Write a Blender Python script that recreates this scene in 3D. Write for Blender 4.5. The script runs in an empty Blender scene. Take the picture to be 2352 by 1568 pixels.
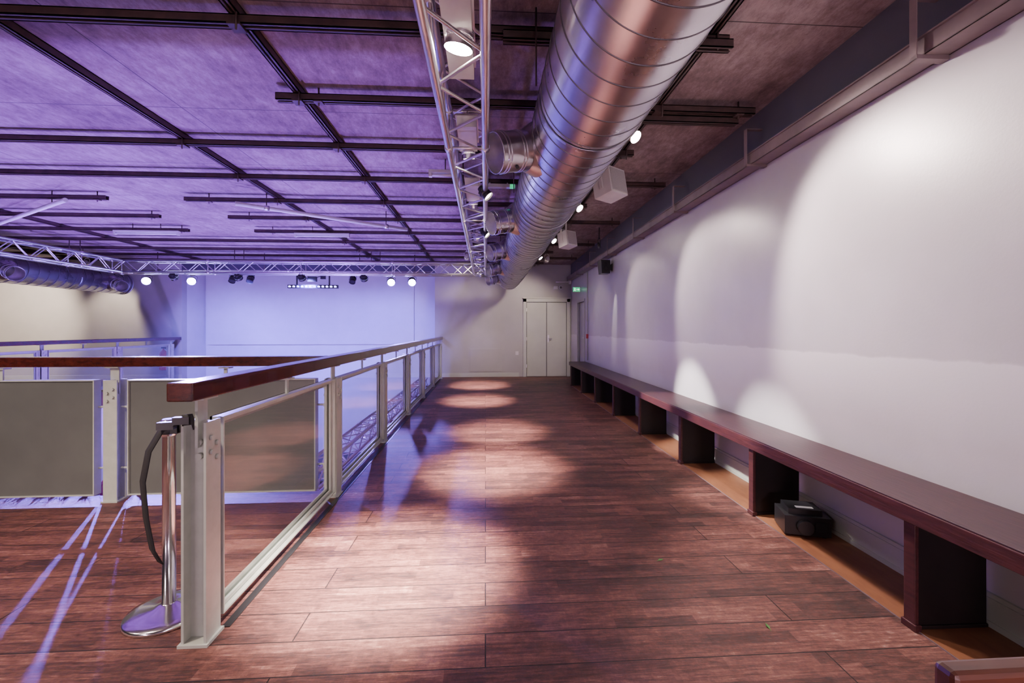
import bpy, bmesh, math, random
from mathutils import Vector, Matrix
random.seed(4)
CZ=1.32
# ------------------------------------------------------------ materials
def newmat(name):
    m=bpy.data.materials.new(name); m.use_nodes=True
    nt=m.node_tree; b=nt.nodes['Principled BSDF']
    return m,nt,b
def ramp(nt,stops):
    r=nt.nodes.new('ShaderNodeValToRGB'); e=r.color_ramp.elements
    e[0].position,e[0].color=stops[0][0],(*stops[0][1],1)
    e[1].position,e[1].color=stops[-1][0],(*stops[-1][1],1)
    for p,c in stops[1:-1]:
        x=e.new(p); x.color=(*c,1)
    return r
def noise(nt,scale,detail=4,vec=None,rough=.6):
    n=nt.nodes.new('ShaderNodeTexNoise'); n.inputs['Scale'].default_value=scale
    n.inputs['Detail'].default_value=detail; n.inputs['Roughness'].default_value=rough
    if vec is not None: nt.links.new(vec,n.inputs['Vector'])
    return n
def objvec(nt,scale=(1,1,1)):
    t=nt.nodes.new('ShaderNodeTexCoord'); mp=nt.nodes.new('ShaderNodeMapping')
    mp.inputs['Scale'].default_value=scale
    nt.links.new(t.outputs['Object'],mp.inputs['Vector']); return mp.outputs['Vector']
def simple(name,c1,c2=None,rough=.5,metal=0,scale=8,stretch=(1,1,1),bump=0,coat=0,rvar=0,spec=.5):
    m,nt,b=newmat(name)
    v=objvec(nt,stretch); n=noise(nt,scale,5,v)
    c2=c2 or tuple(x*.85 for x in c1)
    r=ramp(nt,[(.3,c2),(.7,c1)]); nt.links.new(n.outputs['Fac'],r.inputs['Fac'])
    nt.links.new(r.outputs['Color'],b.inputs['Base Color'])
    b.inputs['Roughness'].default_value=rough; b.inputs['Metallic'].default_value=metal
    b.inputs['Coat Weight'].default_value=coat
    b.inputs['Specular IOR Level'].default_value=spec
    if rvar:
        mr=nt.nodes.new('ShaderNodeMapRange'); mr.inputs['To Min'].default_value=rough-rvar; mr.inputs['To Max'].default_value=rough+rvar
        nt.links.new(n.outputs['Fac'],mr.inputs['Value']); nt.links.new(mr.outputs[0],b.inputs['Roughness'])
    if bump:
        bp=nt.nodes.new('ShaderNodeBump'); bp.inputs['Strength'].default_value=bump; bp.inputs['Distance'].default_value=.01
        nt.links.new(n.outputs['Fac'],bp.inputs['Height']); nt.links.new(bp.outputs['Normal'],b.inputs['Normal'])
    return m
def emis(name,col,strength):
    m,nt,b=newmat(name); b.inputs['Base Color'].default_value=(*col,1)
    b.inputs['Emission Color'].default_value=(*col,1); b.inputs['Emission Strength'].default_value=strength
    return m
def floor_mat():
    m,nt,b=newmat('plank_floor'); L=nt.links
    v=objvec(nt)
    def brick(w,h,ms,off):
        k=nt.nodes.new('ShaderNodeTexBrick'); L.new(v,k.inputs['Vector'])
        k.inputs['Scale'].default_value=1; k.inputs['Brick Width'].default_value=w; k.inputs['Row Height'].default_value=h
        k.inputs['Mortar Size'].default_value=ms; k.inputs['Mortar Smooth'].default_value=.3; k.offset=off
        k.inputs['Color1'].default_value=(0,0,0,1); k.inputs['Color2'].default_value=(1,1,1,1); k.inputs['Mortar'].default_value=(.5,.5,.5,1)
        return k
    k1=brick(2.2,.189,.0030,.37); k2=brick(.37,.063,.0006,.43)
    g=noise(nt,3,9,objvec(nt,(2.2,24,1)),.8)
    g2=noise(nt,1.7,7,objvec(nt,(1,1.6,1)),.75)
    g3=noise(nt,6,8,objvec(nt,(3,12,1)),.85)
    g4=noise(nt,22,6,objvec(nt,(1.5,1,1)),.9)
    def math_(op,a,bv):
        x=nt.nodes.new('ShaderNodeMath'); x.operation=op
        for i,q in enumerate((a,bv)):
            if isinstance(q,(int,float)): x.inputs[i].default_value=q
            else: L.new(q,x.inputs[i])
        return x.outputs[0]
    t=math_('MULTIPLY',k2.outputs['Color'],.24); t=math_('ADD',t,math_('MULTIPLY',k1.outputs['Color'],.14))
    t=math_('ADD',t,math_('MULTIPLY',g.outputs['Fac'],1.4)); t=math_('ADD',t,math_('MULTIPLY',g2.outputs['Fac'],.8)); t=math_('ADD',t,math_('MULTIPLY',g3.outputs['Fac'],1.0)); t=math_('ADD',t,math_('MULTIPLY',g4.outputs['Fac'],.7))
    t=math_('SUBTRACT',t,1.65)
    r=ramp(nt,[(.10,(.016,.006,.006)),(.36,(.062,.020,.016)),(.56,(.140,.048,.037)),(.76,(.25,.103,.078)),(.98,(.52,.35,.29))]); L.new(t,r.inputs['Fac'])
    mx=nt.nodes.new('ShaderNodeMix'); mx.data_type='RGBA'; L.new(k1.outputs['Fac'],mx.inputs['Factor'])
    L.new(r.outputs['Color'],mx.inputs[6]); mx.inputs[7].default_value=(.008,.003,.003,1)
    L.new(mx.outputs[2],b.inputs['Base Color'])
    mr=nt.nodes.new('ShaderNodeMapRange'); mr.inputs['From Min'].default_value=.3; mr.inputs['From Max'].default_value=.7; mr.inputs['To Min'].default_value=.30; mr.inputs['To Max'].default_value=.74
    L.new(g3.outputs['Fac'],mr.inputs['Value']); L.new(mr.outputs[0],b.inputs['Roughness'])
    bp=nt.nodes.new('ShaderNodeBump'); bp.inputs['Strength'].default_value=.85; bp.inputs['Distance'].default_value=.005
    h=math_('SUBTRACT',math_('MULTIPLY',g.outputs['Fac'],1.0),k1.outputs['Fac']); L.new(h,bp.inputs['Height']); L.new(bp.outputs['Normal'],b.inputs['Normal'])
    return m
def ceil_mat():
    m,nt,b=newmat('ceiling_board'); L=nt.links
    n1=noise(nt,1.1,7,objvec(nt,(1,1,1)),.75); n2=noise(nt,16,9,objvec(nt,(1,.35,1)),.85)
    mul=nt.nodes.new('ShaderNodeMath'); mul.operation='MULTIPLY'; mul.inputs[1].default_value=.5; L.new(n1.outputs['Fac'],mul.inputs[0])
    ad=nt.nodes.new('ShaderNodeMath'); ad.operation='MULTIPLY_ADD'; L.new(n2.outputs['Fac'],ad.inputs[0]); ad.inputs[1].default_value=.5; L.new(mul.outputs[0],ad.inputs[2])
    r=ramp(nt,[(.38,(.11,.072,.075)),(.5,(.24,.168,.176)),(.61,(.40,.31,.32))])
    L.new(ad.outputs[0],r.inputs['Fac'])
    k=nt.nodes.new('ShaderNodeTexBrick'); L.new(objvec(nt),k.inputs['Vector']); k.inputs['Scale'].default_value=1
    k.inputs['Brick Width'].default_value=2.44; k.inputs['Row Height'].default_value=1.22; k.inputs['Mortar Size'].default_value=.004; k.offset=0
    mx=nt.nodes.new('ShaderNodeMix'); mx.data_type='RGBA'; L.new(k.outputs['Fac'],mx.inputs['Factor']); L.new(r.outputs['Color'],mx.inputs[6]); mx.inputs[7].default_value=(.06,.045,.05,1)
    L.new(mx.outputs[2],b.inputs['Base Color']); b.inputs['Roughness'].default_value=.75
    return m
def wall_mat(name,col,band=False,rough=.42):
    m,nt,b=newmat(name); L=nt.links
    v=objvec(nt); n=noise(nt,2.2,5,v); n2=noise(nt,60,3,v)
    r=ramp(nt,[(.3,tuple(c*.9 for c in col)),(.7,col)]); L.new(n.outputs['Fac'],r.inputs['Fac'])
    out=r.outputs['Color']
    if band:
        sp=nt.nodes.new('ShaderNodeSeparateXYZ'); L.new(v,sp.inputs[0])
        n3=noise(nt,3.5,4,objvec(nt,(1,1,.2)))
        a=nt.nodes.new('ShaderNodeMath'); a.operation='MULTIPLY_ADD'; L.new(n3.outputs['Fac'],a.inputs[0]); a.inputs[1].default_value=.07; L.new(sp.outputs[2],a.inputs[2])
        rr=ramp(nt,[(0,(0,0,0)),(.40,(0,0,0)),(.598,(1,1,1)),(.603,(0,0,0)),(1,(0,0,0))])
        s=nt.nodes.new('ShaderNodeMath'); s.operation='MULTIPLY'; s.inputs[1].default_value=.5; L.new(a.outputs[0],s.inputs[0]); L.new(s.outputs[0],rr.inputs['Fac'])
        mx=nt.nodes.new('ShaderNodeMix'); mx.data_type='RGBA'; L.new(rr.outputs['Color'],mx.inputs['Factor']); L.new(out,mx.inputs[6]); mx.inputs[7].default_value=(*[min(1,c*1.28) for c in col],1)
        out=mx.outputs[2]
    L.new(out,b.inputs['Base Color']); b.inputs['Roughness'].default_value=rough
    bp=nt.nodes.new('ShaderNodeBump'); bp.inputs['Strength'].default_value=.12; bp.inputs['Distance'].default_value=.004
    L.new(n2.outputs['Fac'],bp.inputs['Height']); L.new(bp.outputs['Normal'],b.inputs['Normal'])
    return m
def glass_mat():
    m=bpy.data.materials.new('clear_glass'); m.use_nodes=True; nt=m.node_tree; nt.nodes.clear(); L=nt.links
    o=nt.nodes.new('ShaderNodeOutputMaterial'); mx=nt.nodes.new('ShaderNodeMixShader'); t=nt.nodes.new('ShaderNodeBsdfTransparent'); g=nt.nodes.new('ShaderNodeBsdfGlossy'); f=nt.nodes.new('ShaderNodeLayerWeight')
    n=noise(nt,3,2,objvec(nt)); r=ramp(nt,[(.3,(.88,.92,.91)),(.7,(.93,.96,.95))]); L.new(n.outputs['Fac'],r.inputs['Fac']); L.new(r.outputs['Color'],t.inputs['Color'])
    f.inputs['Blend'].default_value=.5
    p=nt.nodes.new('ShaderNodeMath'); p.operation='POWER'; L.new(f.outputs['Facing'],p.inputs[0]); p.inputs[1].default_value=2.4
    q=nt.nodes.new('ShaderNodeMath'); q.operation='MULTIPLY_ADD'; L.new(p.outputs[0],q.inputs[0]); q.inputs[1].default_value=.62; q.inputs[2].default_value=.08
    g.inputs['Roughness'].default_value=.03
    L.new(q.outputs[0],mx.inputs[0]); L.new(t.outputs[0],mx.inputs[1]); L.new(g.outputs[0],mx.inputs[2]); L.new(mx.outputs[0],o.inputs[0])
    return m
FLOOR=floor_mat(); CEIL=ceil_mat()
WALLR=wall_mat('wall_paint_lilac_white',(.55,.53,.56),True,.34)
WALLB=wall_mat('wall_paint_sage',(.43,.43,.40))
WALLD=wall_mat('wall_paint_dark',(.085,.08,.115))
STAGEW=wall_mat('stage_wall_paint',(.70,.69,.74))
DOORM=wall_mat('door_paint',(.52,.55,.48))
LOWF=simple('lower_hall_floor',(.42,.40,.44),rough=.3)
STEELP=simple('sage_steel_paint',(.45,.48,.43),(.38,.41,.36),rough=.36,scale=14,bump=.1)
PANELP=simple('grey_panel_paint',(.112,.122,.114),(.093,.10,.094),rough=.32,scale=3)
MAHOG=simple('mahogany_varnish',(.085,.017,.011),(.030,.006,.005),rough=.24,scale=5,stretch=(4,1,8),coat=.4)
BENCH=simple('bench_dark_red_stain',(.048,.016,.018),(.022,.008,.010),rough=.38,scale=6,stretch=(9,1,9),bump=.15)
BENCHEDGE=simple('bench_fascia_stain',(.085,.024,.025),(.04,.012,.014),rough=.4,scale=6,stretch=(9,1,9),bump=.2)
BENCHIN=simple('bench_support_black',(.012,.007,.007),(.007,.005,.005),rough=.5)
STRIP=simple('bare_ply_strip',(.24,.10,.045),(.17,.065,.03),rough=.5,scale=5,stretch=(4,1,1))
GALV=simple('galvanised_steel',(.70,.68,.72),(.52,.50,.55),rough=.29,metal=1,scale=3,rvar=.08)
GALVIN=simple('duct_inside',(.7,.67,.65),(.5,.48,.46),rough=.4,metal=.9,scale=9)
SEAM=simple('duct_seam_steel',(.22,.21,.23),(.15,.14,.15),rough=.5,metal=.8,scale=5)
ALU=simple('truss_aluminium',(.84,.82,.84),(.74,.72,.75),rough=.34,metal=1,scale=12)
CHROME=simple('chrome',(.88,.88,.88),(.82,.82,.82),rough=.16,metal=1)
BEAM=simple('rusty_channel_steel',(.085,.050,.046),(.040,.026,.026),rough=.5,scale=10,bump=.1)
TRAYM=simple('cable_tray_paint',(.25,.185,.19),(.17,.125,.13),rough=.5,scale=5)
BLACK=simple('black_plastic',(.02,.02,.022),rough=.35)
BELT=simple('black_webbing',(.012,.012,.013),rough=.8,scale=60)
WHITE=simple('white_plastic',(.7,.69,.68),rough=.4)
RED=simple('extinguisher_red',(.55,.03,.03),rough=.3)
GLASS=glass_mat()
CHAIRW=simple('chair_oak',(.13,.038,.018),(.06,.018,.010),rough=.4,scale=6,stretch=(1,8,8))
LEAF=simple('leaf_green',(.10,.28,.06),(.04,.14,.03),rough=.5)
PINKL=simple('bromeliad_pink',(.65,.06,.32),(.4,.03,.2),rough=.5)
WARM=emis('warm_lens',(1,.86,.78),200)
WARM2=emis('warm_lens_soft',(1,.84,.74),14)
BLUEL=emis('blue_led_lens',(.38,.33,1),120)
BLUEL2=emis('blue_led_lens_dim',(.4,.36,1),12)
GREEN=emis('exit_green',(.02,.75,.28),.9)
SIGNW=emis('exit_white',(.9,1,.95),2)
TUBEW=emis('fill_tube_light',(1,.9,.95),3)
GRILLE=simple('speaker_grille',(.5,.49,.48),rough=.6,scale=90)
# ------------------------------------------------------------ mesh builder
class MB:
    def __init__(s,M=None):
        s.bm=bmesh.new(); s.mats=[]; s.M=M or Matrix()
    def mi(s,m):
        if m not in s.mats: s.mats.append(m)
        return s.mats.index(m)
    def v(s,p): return s.bm.verts.new(s.M@Vector(p))
    def f(s,vs,m,smooth=False):
        try: f=s.bm.faces.new(vs)
        except ValueError: return
        f.material_index=s.mi(m); f.smooth=smooth
    def hexa(s,P,m):
        V=[s.v(p) for p in P]
        for q in ((3,2,1,0),(4,5,6,7),(0,1,5,4),(1,2,6,5),(2,3,7,6),(3,0,4,7)): s.f([V[i] for i in q],m)
    def box(s,a,b,m):
        x0,x1=sorted((a[0],b[0])); y0,y1=sorted((a[1],b[1])); z0,z1=sorted((a[2],b[2]))
        s.hexa([(x0,y0,z0),(x1,y0,z0),(x1,y1,z0),(x0,y1,z0),(x0,y0,z1),(x1,y0,z1),(x1,y1,z1),(x0,y1,z1)],m)
    def obox(s,c,size,R,m):
        c=Vector(c); h=[x/2 for x in size]
        s.hexa([c+R@Vector((sx*h[0],sy*h[1],sz*h[2])) for sx,sy,sz in ((-1,-1,-1),(1,-1,-1),(1,1,-1),(-1,1,-1),(-1,-1,1),(1,-1,1),(1,1,1),(-1,1,1))],m)
    def cyl(s,p1,p2,r1,m,r2=None,n=12,caps=(1,1)):
        r2=r1 if r2 is None else r2
        p1=Vector(p1); p2=Vector(p2); d=(p2-p1).normalized()
        u=d.orthogonal().normalized(); w=d.cross(u)
        A=[];B=[]
        for i in range(n):
            t=2*math.pi*i/n; o=u*math.cos(t)+w*math.sin(t)
            A.append(s.v(p1+o*r1)); B.append(s.v(p2+o*r2))
        for i in range(n):
            j=(i+1)%n; s.f([A[i],A[j],B[j],B[i]],m,True)
        if caps[0]: s.f(A[::-1],m)
        if caps[1]: s.f(B,m)
    def tube(s,pts,r,m,n=8,closed=False):
        pts=[Vector(p) for p in pts]; rings=[]; u=None
        for i,p in enumerate(pts):
            d=(pts[min(i+1,len(pts)-1)]-pts[max(i-1,0)]).normalized()
            if u is None: u=d.orthogonal().normalized()
            u=(u-d*u.dot(d)).normalized(); w=d.cross(u)
            rings.append([s.v(p+(u*math.cos(2*math.pi*k/n)+w*math.sin(2*math.pi*k/n))*r) for k in range(n)])
        for a,b in zip(rings,rings[1:]):
            for k in range(n):
                j=(k+1)%n; s.f([a[k],a[j],b[j],b[k]],m,True)
        s.f(rings[0][::-1],m); s.f(rings[-1],m)
    def ribbon(s,pts,side,w,t,m):
        side=Vector(side).normalized()
        pts=[Vector(p) for p in pts]; R=[]
        for i,p in enumerate(pts):
            d=(pts[min(i+1,len(pts)-1)]-pts[max(i-1,0)]).normalized(); nn=d.cross(side).normalized()
            R.append([s.v(p+side*a*w/2+nn*b*t/2) for a,b in ((-1,-1),(1,-1),(1,1),(-1,1))])
        for a,b in zip(R,R[1:]):
            for k in range(4):
                j=(k+1)%4; s.f([a[k],a[j],b[j],b[k]],m,True)
        s.f(R[0][::-1],m); s.f(R[-1],m)
    def lathe(s,c,prof,m,n=32,axis=None):
        c=Vector(c); rings=[]
        for r,z in prof: rings.append([s.v(c+Vector((r*math.cos(2*math.pi*k/n),r*math.sin(2*math.pi*k/n),z))) for k in range(n)])
        for a,b in zip(rings,rings[1:]):
            for k in range(n):
                j=(k+1)%n; s.f([a[k],a[j],b[j],b[k]],m,True)
        s.f(rings[0][::-1],m); s.f(rings[-1],m)
    def done(s,name,bevel=0,center=True,loc=None,rotz=0,parent=None):
        me=bpy.data.meshes.new(name)
        bmesh.ops.recalc_face_normals(s.bm,faces=s.bm.faces[:])
        c=Vector((0,0,0))
        if center and loc is None:
            xs=[v.co for v in s.bm.verts]
            lo=Vector([min(p[i] for p in xs) for i in range(3)]); hi=Vector([max(p[i] for p in xs) for i in range(3)])
            c=Vector(((lo.x+hi.x)/2,(lo.y+hi.y)/2,lo.z))
            bmesh.ops.translate(s.bm,vec=-c,verts=s.bm.verts[:])
        s.bm.to_mesh(me); s.bm.free()
        for m in s.mats: me.materials.append(m)
        o=bpy.data.objects.new(name,me); bpy.context.collection.objects.link(o)
        o.location=loc if loc is not None else c; o.rotation_euler=(0,0,rotz)
        if bevel:
            b=o.modifiers.new('bevel','BEVEL'); b.width=bevel; b.segments=2; b.limit_method='ANGLE'; b.angle_limit=math.radians(50)
            b.harden_normals=False
        if parent: o.parent=parent
        return o
def light(name,kind,loc,target,color,energy,spot=40,blend=.4,size=.05,parent=None):
    l=bpy.data.lights.new(name,kind); l.color=color; l.energy=energy
    if kind=='SPOT': l.spot_size=math.radians(spot); l.spot_blend=blend; l.shadow_soft_size=size
    elif kind=='AREA': l.shape='DISK'; l.size=size
    else: l.shadow_soft_size=size
    o=bpy.data.objects.new(name,l); bpy.context.collection.objects.link(o)
    if parent: o.parent=parent; o.location=Vector(loc)-parent.location
    else: o.location=loc
    o.rotation_euler=(Vector(target)-Vector(loc)).to_track_quat('-Z','Y').to_euler()
    return o
def lamp(name,loc,target,r=.06,ln=.16,body=None,lens=None,top=None,color=(1,.82,.74),energy=300,spot=40,blend=.5,size=.04,on=True):
    body=body or BLACK; mb=MB(); loc=Vector(loc); d=(Vector(target)-loc).normalized()
    mb.cyl(loc-d*ln,loc-d*ln*.35,r*.6,body,r,16); mb.cyl(loc-d*ln*.35,loc,r,body,r*1.06,20,caps=(0,0))
    mb.cyl(loc-d*.022,loc-d*.014,r*.97,lens or WARM,n=20)
    for k in range(3): mb.cyl(loc-d*ln*(.5+.12*k),loc-d*(ln*(.5+.12*k)-.006),r*1.04,body,n=16)
    if top is not None:
        top=Vector(top); s=d.cross(Vector((0,0,1))); s=s.normalized() if s.length>.01 else Vector((1,0,0))
        c=loc-d*ln*.4; hgt=min(.13,(top-c).length*.8); up=(top-c).normalized()*hgt
        for sg in (-1,1):
            mb.ribbon([c+s*sg*(r*1.15),c+s*sg*(r*1.15)+up*.7,c+s*sg*r*.5+up],d,.025,.005,body)
        mb.cyl(c+s*r*.55+up,c-s*r*.55+up,.012,body,n=8); mb.cyl(c+up,top,.010,body,n=8)
        mb.cyl(c-s*r*1.2,c+s*r*1.2,.009,body,n=8)
    o=mb.done(name)
    if on: light('lamp_beam','SPOT',loc+d*.01,target,color,energy,spot,blend,size,o)
    return o
# ------------------------------------------------------------ room shell
RL=Vector((1.85,0,0)); RR=-.0135; WX=.37
XL=-13; YF=-5; YB=12.0; CH=3.10
b=MB(); 
b.box((-1.27,YF,-.3),(2.75,YB+.2,0),FLOOR); b.box((XL,YF,-.3),(-1.27,3.64,0),FLOOR); b.box((XL,3.64,-.3),(-7.99,YB+.2,0),FLOOR)
b.done('floor',center=False)
b=MB(); b.box((XL-.2,YF-.2,CH),(2.9,13.4,CH+.15),CEIL); b.done('ceiling',center=False)
b=MB()
D0,D1,DH=10.25,11.05,1.98
b.box((WX,YF-.1,-.3),(WX+.15,D0,CH),WALLR); b.box((WX,D1,-.3),(WX+.15,YB+.2,CH),WALLR); b.box((WX,D0,DH),(WX+.15,D1,CH),WALLR)
b.done('wall_right',loc=RL,rotz=RR)
b=MB(); b.box((WX-.03,YF+.1,2.80),(WX-.001,11.9,CH-.001),WALLD); b.done('wall_top_shade_board',loc=RL,rotz=RR)  # dark board painting in the shade of the gap above the tray
b=MB(); b.box((XL,YB,-.3),(-8.0,YB+.2,CH),WALLB); b.box((-1.38,YB,-.3),(2.75,YB+.2,CH),WALLB)
b.box((-8.2,YB+.2,-3.2),(-8.0,13.1,CH),STAGEW); b.box((-1.38,YB+.2,-3.2),(-1.2,13.1,CH),STAGEW)
b.box((-8.0,YB,2.86),(-1.38,YB+.12,CH),WALLD)
b.done('wall_back',center=False)
b=MB(); b.box((-8.2,13.0,-3.2),(-1.2,13.2,CH),STAGEW); b.box((-7.93,12.955,.87),(-2.1,13.0,2.86),STAGEW); b.box((-2.07,12.975,-3.2),(-1.4,13.0,2.86),STAGEW)
b.done('wall_stage_back',center=False)
b=MB(); b.box((XL-.2,YF,-.3),(XL,YB+.2,CH),WALLB); b.done('wall_left',center=False)
b=MB(); b.box((XL,YF-.2,-.3),(2.6,YF,CH),WALLB); b.done('wall_front',center=False)
b=MB(); b.box((-8.3,3.4,-3.4),(-1.1,13.2,-3.2),LOWF); b.done('floor_lower_hall',center=False)
b=MB(); b.box((-8.19,3.5,-3.2),(-7.99,13,-.3),STAGEW); b.box((-1.27,3.5,-3.2),(-1.1,13,-.3),STAGEW); b.box((-8,3.5,-3.2),(-1.27,3.64,-.3),STAGEW)
b.done('wall_lower_hall',center=False)
b=MB(); b.box((-7.9,10.6,-3.2),(-1.5,12.96,-2.3),WALLD); b.box((-7.9,10.55,-2.34),(-1.5,12.96,-2.28),BLACK); b.done('stage_platform',center=False)
b=MB(); b.box((WX-.018,YF+.1,0),(WX,D0-.08,.13),DOORM); b.box((WX-.024,YF+.1,.0),(WX,D0-.08,.03),DOORM); b.box((WX-.012,YF+.1,.13),(WX,D0-.08,.15),DOORM)
b.done('baseboard_right',loc=RL,rotz=RR)
b=MB(); b.box((-1.38,YB-.018,0),(.92,YB,.11),DOORM); b.box((2.36,YB-.018,0),(2.37,YB,.11),DOORM); b.done('baseboard_back',bevel=.003)
b=MB(); b.box((XL,YB-.018,0),(-8.0,YB,.11),DOORM); b.done('baseboard_back_left',bevel=.003)
b=MB(); b.box((.012,YF+.1,.0),(WX-.02,D0-.05,.004),STRIP); b.box((.006,YF+.1,.0),(.009,D0-.05,.005),TRAYM); b.done('trim_floor_strip',loc=RL,rotz=RR)
b=MB(); b.box((-1.165,2.0,0),(-1.13,YB-.05,.004),BLACK); b.done('trim_floor_channel')
# ------------------------------------------------------------ doors
def px2(F,x): a=(x-1176)/1000; return F*(a*.998+.061)
b=MB()
x0,x1=px2(12.0,1209),px2(12.0,1303); zt=1.32+.062*12
b.box((x0-.09,YB-.06,0),(x0,YB,zt+.09),DOORM); b.box((x1,YB-.06,0),(x1+.09,YB,zt+.09),DOORM); b.box((x0-.09,YB-.06,zt),(x1+.09,YB,zt+.09),DOORM)
b.box((x0-.11,YB-.08,zt+.09),(x1+.11,YB,zt+.12),DOORM)
xm=(x0+x1)/2
for a,c in ((x0+.012,xm-.008),(xm+.008,x1-.012)):
    b.box((a,YB-.022,.01),(c,YB,zt-.014),DOORM)
b.box((xm-.008,YB-.012,.01),(xm+.008,YB-.002,zt),BLACK); b.box((x0,YB-.010,.01),(x0+.012,YB-.002,zt),BLACK); b.box((x1-.012,YB-.010,.01),(x1,YB-.002,zt),BLACK); b.box((x0,YB-.010,zt-.014),(x1,YB-.002,zt),BLACK)
b.box((xm+.03,YB-.03,.95),(xm+.07,YB-.02,1.15),ALU); b.cyl((xm+.05,YB-.022,1.05),(xm+.05,YB-.07,1.05),.012,ALU); b.cyl((xm+.05,YB-.07,1.05),(xm+.14,YB-.07,1.05),.01,ALU)
for zz in (.25,1.0,1.8):
    b.box((x0-.008,YB-.066,zz),(x0+.014,YB-.02,zz+.09),ALU)
b.done('door_1',bevel=.003)
b=MB()
for y in (D0-.06,D1): b.box((WX-.02,y,0),(WX+.15,y+.06,DH+.06),DOORM)
b.box((WX-.02,D0-.06,DH),(WX+.15,D1+.06,DH+.06),DOORM)
b.box((WX+.05,D0,.01),(WX+.09,D1,DH),DOORM)
b.box((WX+.03,D0+.1,1.0),(WX+.05,D0+.13,1.2),ALU); b.cyl((WX+.05,D0+.11,1.1),(WX-.0,D0+.11,1.1),.01,ALU); b.cyl((WX-.0,D0+.11,1.1),(WX-.0,D0+.22,1.1),.01,ALU)
b.done('door_2',bevel=.003,loc=RL,rotz=RR)
b=MB(); b.box((px2(12,1078),YB-.012,.03+.11),(px2(12,1152),YB,.78),WALLB); b.box((px2(12,1080),YB-.016,.16),(px2(12,1150),YB-.012,.76),WALLB); b.done('wall_access_panel',bevel=.002)
b=MB(); b.box((px2(12,1184),YB-.012,.60),(px2(12,1191),YB,.70),WHITE); b.box((px2(12,1186),YB-.018,.63),(px2(12,1189),YB-.012,.67),WHITE); b.done('light_switch')
# ------------------------------------------------------------ ceiling grid
def beam(b,p0,p1,w=.06,h=.05,lip=True):
    p0=Vector(p0);p1=Vector(p1); d=(p1-p0).normalized(); s=d.cross(Vector((0,0,1))).normalized(); up=Vector((0,0,1))
    def bx(o0,o1,z0,z1):
        P=[]
        for z in (z0,z1):
            for q,o in ((p0,o0),(p1,o0),(p1,o1),(p0,o1)): P.append(q+s*o+up*z)
        b.hexa(P,BEAM)
    bx(-w/2,w/2,h-.006,h); bx(-w/2,-w/2+.008,0,h); bx(w/2-.008,w/2,0,h); bx(-w/2,-w/2+.02,0,.006); bx(w/2-.02,w/2,0,.006)
b=MB()
zc=CH-.105
segs=[(1.6,XL,1.43),(2.5,XL,1.43),(3.3,-1.53,2.1),(4.15,XL,1.43),(5.04,XL,2.12),(5.96,-3.93,1.4),(5.96,XL,-4.9),(6.88,-3.9,2.15),(6.88,XL,-4.9),
 (7.83,-4.0,1.5),(7.83,XL,-5.1),(8.7,XL,2.2),(9.6,XL,1.5),(10.4,XL,2.2),(11.2,XL,1.5),(.6,XL,2.1),(-.5,XL,2.1),(-2,XL,2.1)]
for y,xa,xb in segs: beam(b,(max(xa,XL+.02),y,zc),(xb,y,zc))
beam(b,(.1,2.46,zc-.05),(1.43,2.46,zc-.05)); beam(b,(1.2,3.36,zc-.05),(2.0,3.36,zc-.05))
for x in (-2.755,-1.374,1.33,-7.2,-10.2): beam(b,(x,YF+.02,CH-.055),(x,YB-.02,CH-.055),.055,.054)
for y,xa,xb in segs:
    for x in (-2.755,-1.374,1.33):
        if xa<x<xb:
            b.box((x-.035,y-.04,zc-.012),(x+.035,y+.04,zc),BEAM); b.cyl((x+.02,y-.045,zc-.05),(x+.02,y-.045,CH-.001),.006,BEAM,n=6)
    for x in (xa+.3,xb-.12):
        if x>XL+1: b.cyl((x,y,zc-.03),(x,y,CH-.001),.007,BEAM,n=6); b.box((x-.03,y-.03,zc-.008),(x+.03,y+.03,zc),BEAM)
b.done('steel_channel_grid',center=False)
b=MB()
t0,t1=.235,.365; z0,z1=2.645,2.735
b.box((t0,YF+.1,z0),(t1,11.9,z0+.006),TRAYM); b.box((t0,YF+.1,z0),(t0+.006,11.9,z1),TRAYM); b.box((t1-.006,YF+.1,z0),(t1,11.9,z1),TRAYM)
b.box((t0-.012,YF+.1,z1-.008),(t0,11.9,z1),TRAYM)
for y in (.6,2.0,3.4,4.8,6.2,7.6,9.0,10.4):
    b.box((t0-.035,y-.02,z0-.02),(t1,y+.02,z0),TRAYM); b.box((t0-.035,y-.018,z0-.02),(t0-.03,y+.018,CH-.17),TRAYM); b.box((t0-.035,y-.018,CH-.175),(t1-.03,y+.018,CH-.17),TRAYM)
b.box((t0+.03,YF+.1,z0+.006),(t1-.03,11.9,z0+.04),BLACK)
b.done('cable_tray',loc=RL,rotz=RR)
b=MB(); b.cyl((WX-.012,9.9,.6),(WX-.012,9.9,2.64),.012,DOORM); 
for z in (.9,1.5,2.2): b.box((WX-.028,9.88,z),(WX,9.92,z+.03),DOORM)
b.box((WX-.04,9.86,1.1),(WX,9.94,1.2),RED)
b.done('wall_conduit',loc=RL,rotz=RR)
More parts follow.
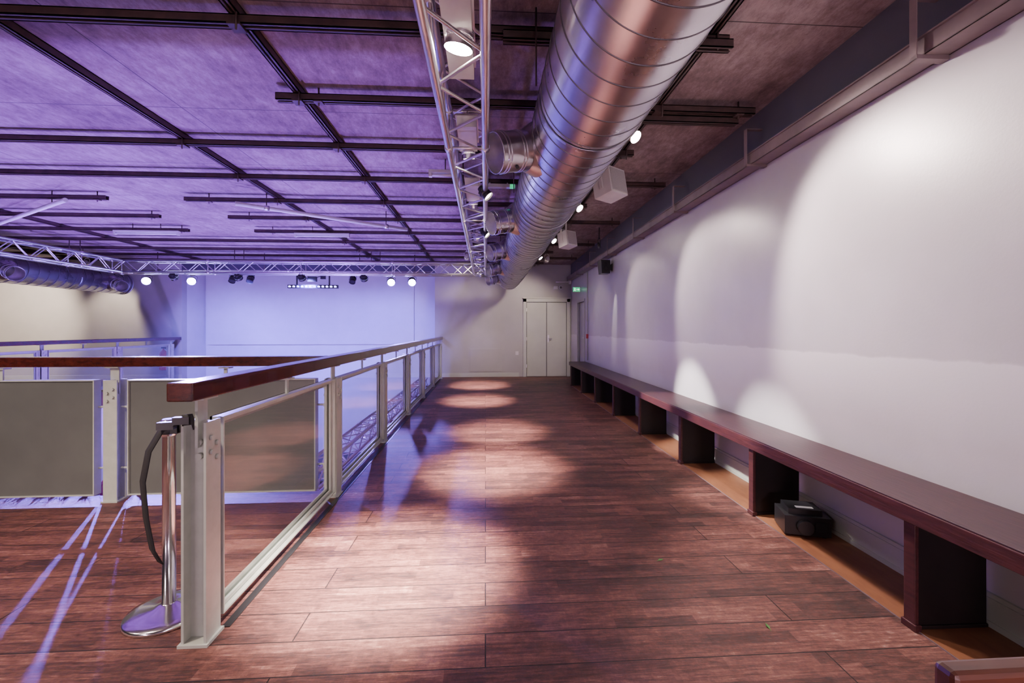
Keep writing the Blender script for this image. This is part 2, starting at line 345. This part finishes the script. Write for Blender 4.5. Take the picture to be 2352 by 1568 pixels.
# ------------------------------------------------------------ ducts
def duct(name,X,Z,R,y0,y1,stubs,side,seam=.15,L=.42):
    b=MB(); n=96
    b.cyl((X,y0,Z),(X,y1,Z),R,GALV,n=n,caps=(1,1))
    pts=[]; turns=(y1-y0)/seam; N=int(turns*96)
    for i in range(N+1):
        t=i/96*2*math.pi; pts.append((X+(R+.0008)*math.cos(t),y0+(y1-y0)*i/N,Z+(R+.0008)*math.sin(t)))
    b.tube(pts,.0034,SEAM,n=4)
    for yy in (y1-.02,y1-.12): b.cyl((X,yy-.012,Z),(X,yy+.012,Z),R+.008,GALV,n=n)
    for yy in [y0+1.2+k*1.9 for k in range(int((y1-y0-1.2)/1.9)+1)]:
        for sg in (-1,1): b.cyl((X+sg*(R+.02),yy,Z+.05),(X+sg*(R+.02),yy,CH-.001),.005,BEAM,n=6)
        for k in range(24):
            a0=math.pi+math.pi*k/24; a1=math.pi+math.pi*(k+1)/24
            b.hexa([(X+math.cos(a)*(R+q),yy+w,Z+math.sin(a)*(R+q)) for w in (-.012,.012) for a,q in ((a0,.005),(a1,.005),(a1,.009),(a0,.009))],GALV)
    for sy in stubs:
        d=Vector((side*.88,-.40,-.25)).normalized(); s=Vector((X+side*.17,sy+.05,Z-.02)); r=.133
        e=s+d*L; u=d.orthogonal().normalized(); w=d.cross(u)
        b.cyl(s,e,r,GALV,n=40,caps=(0,0)); b.cyl(s+d*.02,e-d*.001,r-.006,GALVIN,n=40,caps=(1,0))
        for q in (.24,.262,.36,.382): b.tube([s+d*q+(u*math.cos(t)+w*math.sin(t))*(r+.001) for t in [2*math.pi*k/40 for k in range(41)]],.0045,GALV,n=5)
        b.cyl(s+d*.10,s+d*.19,r+.05,GALV,r+.003,40,caps=(0,0))
        b.tube([e+(u*math.cos(t)+w*math.sin(t))*(r-.002) for t in [2*math.pi*k/40 for k in range(41)]],.004,GALV,n=5)
        nn=-(d.cross(Vector((1,0,0))).normalized())
        if nn.z>0: nn=-nn
        nn=(nn+Vector((0,-1,0))).normalized(); nn=(nn-d*nn.dot(d)).normalized()
        b.cyl(s+d*.31+nn*(r-.002),s+d*.31+nn*(r+.012),.012,BLACK,n=8)
    return b.done(name)
duct('spiral_air_duct',.60,2.615,.30,-4.5,11.0,[3.02,4.95,6.85,8.8,10.6],-1)
duct('spiral_air_duct',-9.0,2.44,.26,-4.5,11.4,[1,4.5,8.5,10.8],1,.2)
# ------------------------------------------------------------ trusses
def truss(b,p0,p1,W=.25,H=.25,r=.024,pitch=.27):
    p0=Vector(p0);p1=Vector(p1); d=(p1-p0); L=d.length; d.normalize(); s=d.cross(Vector((0,0,1))).normalized(); up=Vector((0,0,1))
    c={}
    for i,(a,h) in enumerate(((-W/2,0),(W/2,0),(W/2,H),(-W/2,H))):
        o=s*a+up*h; c[i]=o; b.cyl(p0+o,p1+o,r,ALU,n=16)
    n=max(2,int(L/pitch))
    for k in range(n):
        A=p0+d*(L*k/n); B=p0+d*(L*(k+1)/n)
        for i in range(4):
            j=(i+1)%4
            q=(c[i],c[j]) if (k+i)%2 else (c[j],c[i])
            b.cyl(A+q[0],B+q[1],.009,ALU,n=8,caps=(0,0))
    k=0
    while k<=L+.01:
        A=p0+d*min(k,L)
        for i in range(4):
            b.cyl(A+c[i],A+c[(i+1)%4],.010,ALU,n=6); b.cyl(A+c[i]-d*.03,A+c[i]+d*.03,r+.006,ALU,n=12)
        k+=2.0
ZT=CZ+1.24
def hang(b,L):
    for x,y in L:
        for sg in (-.1,.1): b.cyl((x+sg,y,ZT+.25),(x+sg,y,CH-.001),.008,BEAM,n=6)
b=MB(); truss(b,(-.125,-3.0,ZT),(-.125,9.95,ZT)); hang(b,((-.125,1.2),(-.125,4.4),(-.125,7.6))); b.done('lighting_truss')
b=MB(); truss(b,(-8.1,10.1,ZT),(.02,10.1,ZT)); hang(b,((-2.5,10.1),(-5.5,10.1))); b.done('lighting_truss')
b=MB(); truss(b,(-8.0,-3,ZT),(-8.0,9.95,ZT)); hang(b,((-8,9),(-8,6),(-8,2))); b.done('lighting_truss')
b=MB(); b.cyl((-8.2,10.6,2.68),(-1.3,10.6,2.68),.024,ALU,n=10)
for x in (-7.6,-5.2,-3,-1.7): b.cyl((x,10.6,2.68),(x,10.6,CH-.001),.01,BEAM,n=6)
b.done('lighting_bar')
b=MB()
for y0_,y1_ in ((1.75,2.35),(2.9,3.3),(4.1,4.6)):
    b.box((-.19,y0_,ZT+.10),(-.06,y1_,ZT+.17),WHITE); b.box((-.2,y0_-.01,ZT+.17),(-.05,y1_+.01,ZT+.18),ALU)
    b.cyl((-.125,y0_+.1,ZT+.18),(-.125,y0_+.1,ZT+.25),.01,ALU,n=6)
b.done('lamp_ballast_boxes')
PW=(1,.84,.79)
tl=[(2.05,(-.55,2.45,0),9500,35,.062),(3.35,(.05,4.10,0),6500,34,.042),(4.7,(.15,5.6,0),3600,31,.042),(6.4,(-.15,8.0,0),5500,29,.042),(8.3,(-.15,10.2,0),5500,29,.042)]
for y,t,e,sp,r_ in tl:
    lamp('truss_spotlight',(-.125,y-.03,ZT+.05),t,r_,.11,ALU,WARM,(-.125,y+.04,ZT+.24),PW,e,sp,1,.14)
for y,t,e,sp in ((5.5,(2.0,4.75,.60),2000,21),(3.9,(2.0,3.35,.35),1300,25)):
    lamp('truss_spotlight',(.03,y,ZT-.06),t,.045,.12,BLACK,WARM2,(-.0,y,ZT),(1,.90,.87),e,sp,.7,.03)
lamp('track_spotlight',(2.0,7.55,2.74),(2.26,7.68,1.75),.03,.10,BLACK,WARM2,(2.0,7.55,CH-.001),(1,.88,.82),130,17,.8,.02)
for y,ty,tz,e,sp in ((3.3,1.75,1.05,430,82),(5.3,4.1,1.35,220,62),(7.3,6.15,1.4,110,58),(9.1,8.6,1.35,25,60),(1.2,.2,1.3,60,80)):
    lamp('track_spotlight',(1.16,y,2.80),(2.25,ty,tz),.045,.13,WHITE,WARM,(1.16,y,CH-.001),(1,.80,.76),e,sp,.45,.07)
# ------------------------------------------------------------ stage lamps
BL=(.24,.15,1)
SX=[(-7.8,1,(-3.6,3.5,.5),9000,20),(-6.8,1,(-2.6,3.5,.5),9000,20),(-5.9,0,0,0,0),(-5.5,0,0,0,0),(-3.15,0,0,0,0),(-2.24,1,(-.85,4.4,0),3000,13),(-1.75,1,(-.9,5.7,0),1000,12)]
for x,on,t,e,sp in SX:
    t=t or (x+.2,6.5,-3)
    lamp('stage_spotlight',(x,10.52,2.42),t,.085 if on else .07,.2,BLACK,BLUEL if on else BLACK,(x,10.6,2.66),BL,e,sp,.9,.05,on>0)
b=MB(); x0,x1=-4.65,-3.5
b.box((x0,10.55,2.28),(x1,10.63,2.36),BLACK)
for k in range(12):
    xx=x0+.05+k*(x1-x0-.1)/11; b.cyl((xx,10.55,2.32),(xx,10.54,2.31),.028,BLUEL2,n=12); 
for xx in (x0+.2,x1-.2): b.box((xx-.015,10.58,2.36),(xx+.015,10.6,2.68),BLACK)
b.tube([(x0+.3,10.6,2.62),(x0+.45,10.58,2.50),(x0+.7,10.58,2.55),(x1-.1,10.6,2.66)],.01,BLACK)
b.box((-4.2,10.56,2.44),(-4.0,10.64,2.56),BLACK); b.box((-3.9,10.56,2.5),(-3.8,10.64,2.62),BLACK)
b.done('led_batten')
for x in (-7.0,-5.6,-4.2,-2.8):
    lamp('stage_wash_light',(x,10.28,2.46),(x,13.0,.3),.08,.14,BLACK,BLUEL2,(x,10.24,2.58),(.17,.13,1),850,95,.9,.1)
for x,y,e in ((-6.6,5.0,2600),(-3.0,5.0,2600),(-6.6,8.2,2500),(-3.0,8.2,2800)):
    b=MB(); b.box((x-.22,y-.12,-3.2),(x+.22,y+.12,-3.16),BLACK); 
    for sg in (-1,1): b.box((x+sg*.2-.01,y-.03,-3.16),(x+sg*.2+.01,y+.03,-2.95),BLACK)
    b.box((x-.17,y-.12,-3.08),(x+.17,y+.12,-2.90),BLACK); b.box((x-.15,y-.10,-2.90),(x+.15,y+.10,-2.895),BLUEL2)
    o=b.done('fill_uplight',bevel=.005)
    light('fill_beam','SPOT',(x,y,-2.87),(x-.3,y,3),(.34,.14,1),e,118,.8,.15,o)
for x,y,tx,ty,e in ((1.0,-2.6,1.2,2.5,380),(-3.0,-2.8,-3.2,2.5,280)):  # unseen pink floods behind the camera, added to lift ceiling and walls
    b=MB(); b.box((x-.22,y-.12,0),(x+.22,y+.12,.04),BLACK)
    for sg in (-1,1): b.box((x+sg*.2-.01,y-.03,.04),(x+sg*.2+.01,y+.03,.25),BLACK)
    b.box((x-.17,y-.12,.12),(x+.17,y+.12,.30),BLACK); b.box((x-.15,y-.10,.30),(x+.15,y+.10,.305),WARM2)
    o=b.done('fill_uplight',bevel=.005)
    light('fill_beam','SPOT',(x,y,.34),(tx,ty,2.6),(1,.68,.82),e,115,.9,.25,o)
for x in (-6.0,-3.2):
    lamp('hall_wash_light',(x,3.95,-.55),(x,9,-3.0),.09,.18,BLACK,BLUEL2,(x,3.66,-.5),(.36,.26,1),1400,110,.8,.1)
for x,y,tx,ty,tz,e,sp in ((-11.0,9.8,-12.0,12,1.7,900,80),(-9.4,10.9,-9.7,12,1.5,240,70),(-4.4,.6,-3.6,2.3,0,600,80),(-2.4,1.0,-2.1,2.1,0,420,75),(-10.5,6,-10.5,7,0,450,90),(1.35,9.6,.8,12,1.1,190,80),(-.4,9.4,-.5,12,1.2,140,80),(.95,6.2,.95,6.6,0,70,110),(.98,2.6,1.0,2.9,0,100,110)):  # corridor spots that end this list are added as fill light
    lamp('track_spotlight',(x,y,2.82),(tx,ty,tz),.045,.13,WHITE,WARM2,(x,y,CH-.001),(1,.78,.66),e,sp,.7,.08)
for x,y in ((-4,-2.5),(1.5,-2.5)):  # unseen tube fittings behind the camera, added for soft fill
    b=MB(); b.box((x-.6,y-.05,CH-.09),(x+.6,y+.05,CH-.001),WHITE); b.cyl((x-.58,y,CH-.11),(x+.58,y,CH-.11),.016,TUBEW); 
    for s_ in (-1,1): b.box((x+s_*.59-.015,y-.03,CH-.13),(x+s_*.59+.015,y+.03,CH-.08),WHITE)
    o=b.done('fill_batten'); light('fill_glow','AREA',(x,y,CH-.15),(x,y+1.2,0),(1,.82,.88),75,size=.9,parent=o)
# ------------------------------------------------------------ railings
def railing(name,p0,ang,posts,panels,infill,r0,r1,skip_post=(),gap=.08):
    M=Matrix.Translation(Vector((p0[0],p0[1],0)))@Matrix.Rotation(ang,4,'Z')
    b=MB(M)
    for i,u in enumerate(posts):
        if i in skip_post: continue
        b.box((u-.06,-.06,0),(u+.06,.06,.012),STEELP)
        for v in (-.05,.04): b.box((u-.05,v,.012),(u+.05,v+.01,.93),STEELP)
        b.box((u-.004,-.04,.012),(u+.004,.04,.93),STEELP)
        b.box((u-.032,-.006,.82),(u+.032,.006,1.03),STEELP); b.box((u-.05,-.04,1.022),(u+.05,.04,1.03),STEELP)
        for z in (.86,.80):
            for sv in (-1,1): b.cyl((u-.02,sv*.05,z),(u-.02,sv*.062,z),.012,STEELP,n=6); b.cyl((u+.02,sv*.05,z-.03),(u+.02,sv*.062,z-.03),.012,STEELP,n=6)
        for z in (.84,.78): b.cyl((u-.004,0,z),(u-.022,0,z),.014,STEELP,n=10)
    fm=STEELP if infill is GLASS else PANELP
    for (a,c) in panels:
        a2,c2=a+gap,c-gap; z0,z1=.05,.93; w=.05; d0,d1=-.045,.014
        for q0,q1 in (((a2,z0),(a2+w,z1)),((c2-w,z0),(c2,z1)),((a2+w,z0),(c2-w,z0+w)),((a2+w,z1-w),(c2-w,z1))):
            if infill is GLASS: b.box((q0[0],.004,q0[1]),(q1[0],d1,q1[1]),fm)
        for q0,q1 in (((a2,z0),(a2+.008,z1)),((c2-.008,z0),(c2,z1)),((a2+.008,z0),(c2-.008,z0+.008)),((a2+.008,z1-.008),(c2-.008,z1))):
            b.box((q0[0],-.045 if infill is GLASS else -.02,q0[1]),(q1[0],d1 if infill is GLASS else .045,q1[1]),STEELP)
        g0,g1=a2+.012,c2-.012; h0,h1=z0+.012,z1-.012
        if infill is GLASS:
            b.f([b.v((g0,0,h0)),b.v((g1,0,h0)),b.v((g1,0,h1)),b.v((g0,0,h1))],GLASS)
            for q0,q1 in (((g0,h0),(g0+.018,h1)),((g1-.018,h0),(g1,h1)),((g0+.018,h0),(g1-.018,h0+.018)),((g0+.018,h1-.018),(g1-.018,h1))):
                b.box((q0[0],-.020,q0[1]),(q1[0],-.007,q1[1]),STEELP)
        else: b.box((g0-.004,.022,h0-.004),(g1+.004,.030,h1+.004),infill)
        for z in (.25,.72):
            for p,q in ((a+.045,a2+.002),(c2-.002,c-.045)):
                b.cyl((p,.0,z),(q,.0,z),.009,STEELP,n=8); b.box((min(p,q)+.008,-.02,z-.012),(min(p,q)+.024,.02,z+.012),STEELP)
        m=(a2+c2)/2; b.box((m-.012,-.006,z1),(m+.012,.006,1.022),STEELP); b.box((m-.04,-.03,1.012),(m+.04,.03,1.022),STEELP)
    o=b.done(name)
    e=MB(M); e.box((r0,-.05,1.03),(r1,.05,1.105),MAHOG); rail=e.done('handrail',bevel=.006,parent=o); rail.location-=o.location
    return o
P=[1.935,3.54,5.18,6.80,8.42,10.05,11.67]
railing('balcony_railing',(-1.21,0),math.pi/2,P,list(zip(P,P[1:])),GLASS,1.80,YB-.01)
Q=[0,1.64,3.28,4.92,6.79]
railing('balcony_railing',(-1.21,3.54),math.pi,Q,list(zip(Q,Q[1:])),PANELP,.052,6.79-.055,skip_post=(0,4),gap=.12)
P2=[3.56,5.18,6.80,8.42,10.05,11.67]
railing('balcony_railing',(-8.05,0),math.pi/2,P2,list(zip(P2,P2[1:])),GLASS,3.5,YB-.01)
# ------------------------------------------------------------ bench
b=MB()
b.box((-.03,YF+.6,.525),(WX-.022,10.1,.555),BENCH); b.box((-.035,YF+.6,.475),(-.008,10.1,.548),BENCHEDGE)
y=1.80-1.175*5
while y<10.2:
    b.box((.012,y-.0,0.004),(WX-.03,y+.028,.525),BENCHIN); b.box((-.006,y-.012,.0),(.014,y+.04,.476),BENCHEDGE)
    b.box((-.012,y-.02,0.0),(.02,y+.048,.03),BENCHEDGE); b.box((.02,y-.008,.004),(WX-.03,y,.02),BENCHIN)
    y+=1.175
b.box((.03,YF+.6,.46),(.06,10.08,.525),BENCHIN)
b.done('long_bench',bevel=.003,loc=RL,rotz=RR)
b=MB(Matrix.Translation((2.06,2.72,.004))@Matrix.Rotation(math.radians(-18),4,'Z'))
b.box((-.13,-.10,.012),(.13,.10,.13),BLACK); b.box((-.10,-.07,.13),(.09,.08,.165),BLACK); b.cyl((-.02,-.10,.07),(-.02,-.135,.07),.045,BLACK,n=20)
b.box((.04,-.106,.04),(.11,-.10,.10),BELT); b.box((-.05,-.05,.165),(.05,-.02,.168),WHITE)
for sx in (-.1,.1):
    for sy in (-.07,.07): b.cyl((sx,sy,0),(sx,sy,.014),.014,BLACK,n=10)
b.done('black_projector',bevel=.012)
# ------------------------------------------------------------ stanchion
SXx,SY=-1.47,2.12
b=MB()
b.lathe((SXx,SY,0),[(.17,0),(.172,.012),(.165,.02),(.13,.027),(.06,.036),(.034,.05),(.027,.052),(.026,.82),(.027,.82),(.033,.83),(.033,.895),(.026,.902)],CHROME,40)
b.lathe((SXx,SY,0),[(.034,.835),(.036,.84),(.036,.885),(.034,.89)],BLACK,32)
b.box((SXx+.025,SY-.03,.838),(SXx+.055,SY+.03,.888),BLACK)
b.ribbon([(SXx+.05,SY-.005,.86),(SXx+.09,SY-.05,.875),(SXx+.14,SY-.11,.90),(-1.24,1.865,.945),(-1.20,1.86,.95),(-1.19,1.855,.93)],(0,0,1),.045,.006,BELT)
b.ribbon([(-1.27,1.86,.93),(-1.33,1.87,.90),(-1.37,1.86,.82),(-1.385,1.85,.7),(-1.38,1.86,.55),(-1.355,1.86,.42),(-1.33,1.87,.36)],(.8,-.5,0),.045,.004,BELT)
b.obox((-1.24,1.86,.945),(.06,.025,.03),Matrix.Rotation(.2,3,'Z'),BLACK); b.obox((-1.30,1.86,.925),(.06,.03,.03),Matrix.Rotation(.2,3,'Z'),BLACK)
b.done('belt_barrier_post')
# ------------------------------------------------------------ chair near camera
b=MB()
cx0,cx1=.575,1.0; cy=.50
b.box((cx0,cy,.80),(cx1,cy+.028,.895),CHAIRW)
for x in (cx0+.03,cx1-.06):
    b.box((x,cy+.0,0),(x+.03,cy+.028,.80),CHAIRW); b.box((x,cy+.39,0),(x+.03,cy+.42,.43),CHAIRW)
    b.box((x+.005,cy+.028,.2),(x+.025,cy+.39,.225),CHAIRW)
for k in range(4): 
    xx=cx0+.10+k*.065; b.box((xx,cy+.006,.46),(xx+.022,cy+.02,.80),CHAIRW)
b.box((cx0+.015,cy+.0,.43),(cx1-.015,cy+.44,.46),CHAIRW); b.box((cx0+.05,cy+.39,.38),(cx1-.05,cy+.41,.43),CHAIRW)
b.done('wooden_chair',bevel=.008)
# ------------------------------------------------------------ speakers etc.
def cabinet(loc,s,rz,rx):
    R=Matrix.Rotation(rz,3,'Z')@Matrix.Rotation(rx,3,'X'); b=MB(); c=Vector(loc)
    b.obox(c,(s,s*.85,s*1.05),R,WHITE); b.obox(c+R@Vector((0,-s*.43,0)),(s*.86,.012,s*.9),R,GRILLE)
    for sg in (-1,1): b.obox(c+R@Vector((sg*(s/2+.008),0,s*.2)),(.008,.04,s*.95),R,WHITE)
    b.obox(c+R@Vector((0,0,s*.68)),(s+.03,.04,.008),R,WHITE)
    t=c+R@Vector((0,0,s*.68)); b.cyl(t,(t.x,t.y,CH-.001),.014,WHITE,n=10); b.cyl((t.x,t.y,CH-.014),(t.x,t.y,CH-.001),.05,WHITE,n=16)
    return b.done('hanging_speaker',bevel=.006)
cabinet((1.17,4.05,2.68),.24,math.radians(35),math.radians(-10))
cabinet((1.25,6.6,2.68),.22,math.radians(35),math.radians(-10))
b=MB()
b.hexa([(WX-.22,7.78,2.33),(WX-.06,7.80,2.33),(WX-.06,8.00,2.33),(WX-.22,8.02,2.33),(WX-.24,7.76,2.57),(WX-.06,7.80,2.57),(WX-.06,8.0,2.57),(WX-.24,8.04,2.57)],BLACK)
b.box((WX-.07,7.88,2.40),(WX,7.92,2.50),BLACK); b.box((WX-.01,7.85,2.38),(WX,7.95,2.52),BLACK)
b.cyl((WX-.15,7.775,2.41),(WX-.15,7.765,2.41),.045,BELT,n=20); b.cyl((WX-.15,7.773,2.51),(WX-.15,7.763,2.51),.02,BELT,n=16)
b.done('wall_speaker',bevel=.012,loc=RL,rotz=RR)
b=MB(Matrix.Translation((WX-.03,10.65,2.24))@Matrix.Scale(.62,4)); 
b.box((-.28,0,0),(-.0,.03,.17),GREEN); b.box((-.29,.004,-.008),(.0,.034,0),WHITE); b.box((-.29,-.002,.17),(.045,.034,.19),WHITE)
X=-.21
b.cyl((X,-.003,.14),(X,0,.14),.013,SIGNW,n=12); b.obox((X,-.002,.1),(.022,.004,.05),Matrix.Rotation(.3,3,'Y'),SIGNW)
b.obox((X+.02,-.002,.05),(.013,.004,.06),Matrix.Rotation(-.7,3,'Y'),SIGNW); b.obox((X-.02,-.002,.05),(.013,.004,.06),Matrix.Rotation(.8,3,'Y'),SIGNW); b.obox((X+.018,-.002,.105),(.034,.004,.010),Matrix.Rotation(.5,3,'Y'),SIGNW)
b.box((-.14,-.003,.078),(-.06,0,.094),SIGNW); b.obox((-.05,-.002,.097),(.05,.004,.014),Matrix.Rotation(.8,3,'Y'),SIGNW); b.obox((-.05,-.002,.073),(.05,.004,.014),Matrix.Rotation(-.8,3,'Y'),SIGNW)
b.done('exit_sign',loc=RL,rotz=RR)
b=MB(); b.box((-.02,4.95,2.935),(.33,5.02,2.97),WHITE); b.box((.28,4.945,2.93),(.335,5.0,2.965),GREEN); b.cyl((.05,4.98,2.96),(.05,4.98,2.99),.008,WHITE); b.cyl((.25,4.98,2.96),(.25,4.98,2.99),.008,WHITE)
b.done('emergency_light')
b=MB(); x=px2(11.6,1283); b.box((x-.06,YB-.06,2.42),(x+.05,YB,2.50),WHITE); b.cyl((x+.12,YB-.06,2.47),(x+.12,YB,2.47),.02,WHITE); b.cyl((x+.11,YB-.22,2.45),(x+.13,YB-.05,2.47),.045,WHITE,n=16); b.cyl((x+.109,YB-.225,2.449),(x+.11,YB-.22,2.45),.035,BLACK,n=16)
b.done('security_camera')
b=MB(); b.cyl((1.95,YB-.03,2.62),(2.34,YB-.03,2.62),.02,WHITE); b.box((2.3,YB-.14,2.56),(2.36,YB,2.66),WHITE); b.done('wall_junction_pipe')
def P3(x,y,h):
    bb=(755-y)/1000; F=h/bb; a=(x-1176)/1000
    return Vector((F*(a*.998+.061),F*(.998-.061*a),CZ+h))
b=MB(); a=P3(540,467,1.55); c=P3(935,527,1.55); b.cyl(a,c,.026,WHITE,n=12)
for k in (.15,.85): p=a.lerp(c,k); b.cyl(p,(p.x,p.y,CH-.001),.006,BEAM,n=6); b.cyl(p-(c-a).normalized()*.03,p+(c-a).normalized()*.03,.033,ALU,n=12)
b.done('hanging_pipe')
b=MB(); a=P3(-120,555,1.6); c=P3(150,459,1.6); b.cyl(a,c,.026,WHITE,n=12)
for k in (.5,.92): p=a.lerp(c,k); b.cyl(p,(p.x,p.y,CH-.001),.006,BEAM,n=6)
b.done('hanging_pipe')
for xa,xb,y in ((262,405,537),(677,800,543),(985,1060,404)):
    a=P3(xa,y,1.6); c=P3(xb,y,1.6); b=MB(); Y=a.y
    b.box((a.x,Y-.03,2.95),(c.x,Y+.03,2.98),WHITE); b.cyl((a.x+.03,Y,2.93),(c.x-.03,Y,2.93),.014,WHITE)
    for xx in (a.x+.015,c.x-.015): b.box((xx-.015,Y-.025,2.91),(xx+.015,Y+.025,2.95),WHITE)
    for xx in (a.x+.3,c.x-.3) if c.x-a.x>.7 else ((a.x+c.x)/2,): b.cyl((xx,Y,2.98),(xx,Y,CH-.001),.006,BEAM,n=6)
    b.done('fill_batten')
b=MB(); b.lathe((-8.35,YB-.16,.25),[(.07,0),(.085,.02),(.085,.42),(.06,.49),(.025,.52),(.02,.56)],RED,24); b.box((-8.38,YB-.20,.81),(-8.32,YB-.10,.85),BLACK); b.tube([(-8.33,YB-.17,.82),(-8.25,YB-.17,.78),(-8.24,YB-.17,.6),(-8.25,YB-.17,.45)],.012,BLACK); b.box((-8.39,YB-.08,.3),(-8.31,YB-.001,.7),BLACK)
b.done('fire_extinguisher')
b=MB(); b.box((-4.2,3.66,-.24),(-2.75,3.92,-.03),BLACK); 
for sx in (-4.0,-3.0): b.box((sx,3.642,-.2),(sx+.03,3.66,-.1),BLACK)
for k in range(190):
    x=random.uniform(-4.15,-2.8); y=random.uniform(3.70,3.88); pink=x>-3.2 or random.random()<.1
    ang=random.uniform(0,6.28); L=random.uniform(.09,.2); tilt=random.uniform(.3,1.1); w=random.uniform(.012,.022)
    d=Vector((math.cos(ang)*math.sin(tilt),math.sin(ang)*math.sin(tilt)*.7,math.cos(tilt))); s_=d.cross(Vector((0,0,1))).normalized()
    p=Vector((x,y,-.035)); m=p+d*L*.5; e=p+d*L-Vector((0,0,L*.15))
    V=[b.v(q) for q in (p-s_*w*.3,p+s_*w*.3,m+s_*w,e,m-s_*w)]; b.f(V,PINKL if pink else LEAF)
b.done('planter_box')
b=MB(); truss(b,(-1.62,4.0,-.14),(-1.62,11.5,-.14),.2,.16,.02,.22)
for y in (4.6,7,9.5,11.2): b.box((-1.75,y,-.17),(-1.272,y+.04,-.13),BEAM)
b.done('edge_lighting_truss')
for i,(x,y) in enumerate(((1.0,2.43),(1.25,1.86))):
    b=MB(Matrix.Translation((x,y,.001))@Matrix.Rotation(.4+i,4,'Z')); V=[b.v(q) for q in ((-.022,0,.002),(-.006,.009,.005),(.022,.0,.001),(-.004,-.008,.002))]; b.f(V,LEAF); b.f([b.v(q) for q in ((-.035,0,0),(-.022,.002,.003),(-.022,-.002,.003))],LEAF); b.done('fallen_leaf')
# ------------------------------------------------------------ world, camera
w=bpy.data.worlds.new('World'); bpy.context.scene.world=w; w.use_nodes=True
w.node_tree.nodes['Background'].inputs[0].default_value=(.02,.02,.03,1)
cam=bpy.data.cameras.new('Camera'); co=bpy.data.objects.new('Camera',cam); bpy.context.collection.objects.link(co)
co.location=(0,0,CZ); co.rotation_euler=(math.pi/2,0,-math.radians(3.49)); cam.lens=1000/2352*36; cam.sensor_width=36; cam.shift_y=-29/2352; cam.clip_start=.05
bpy.context.scene.camera=co
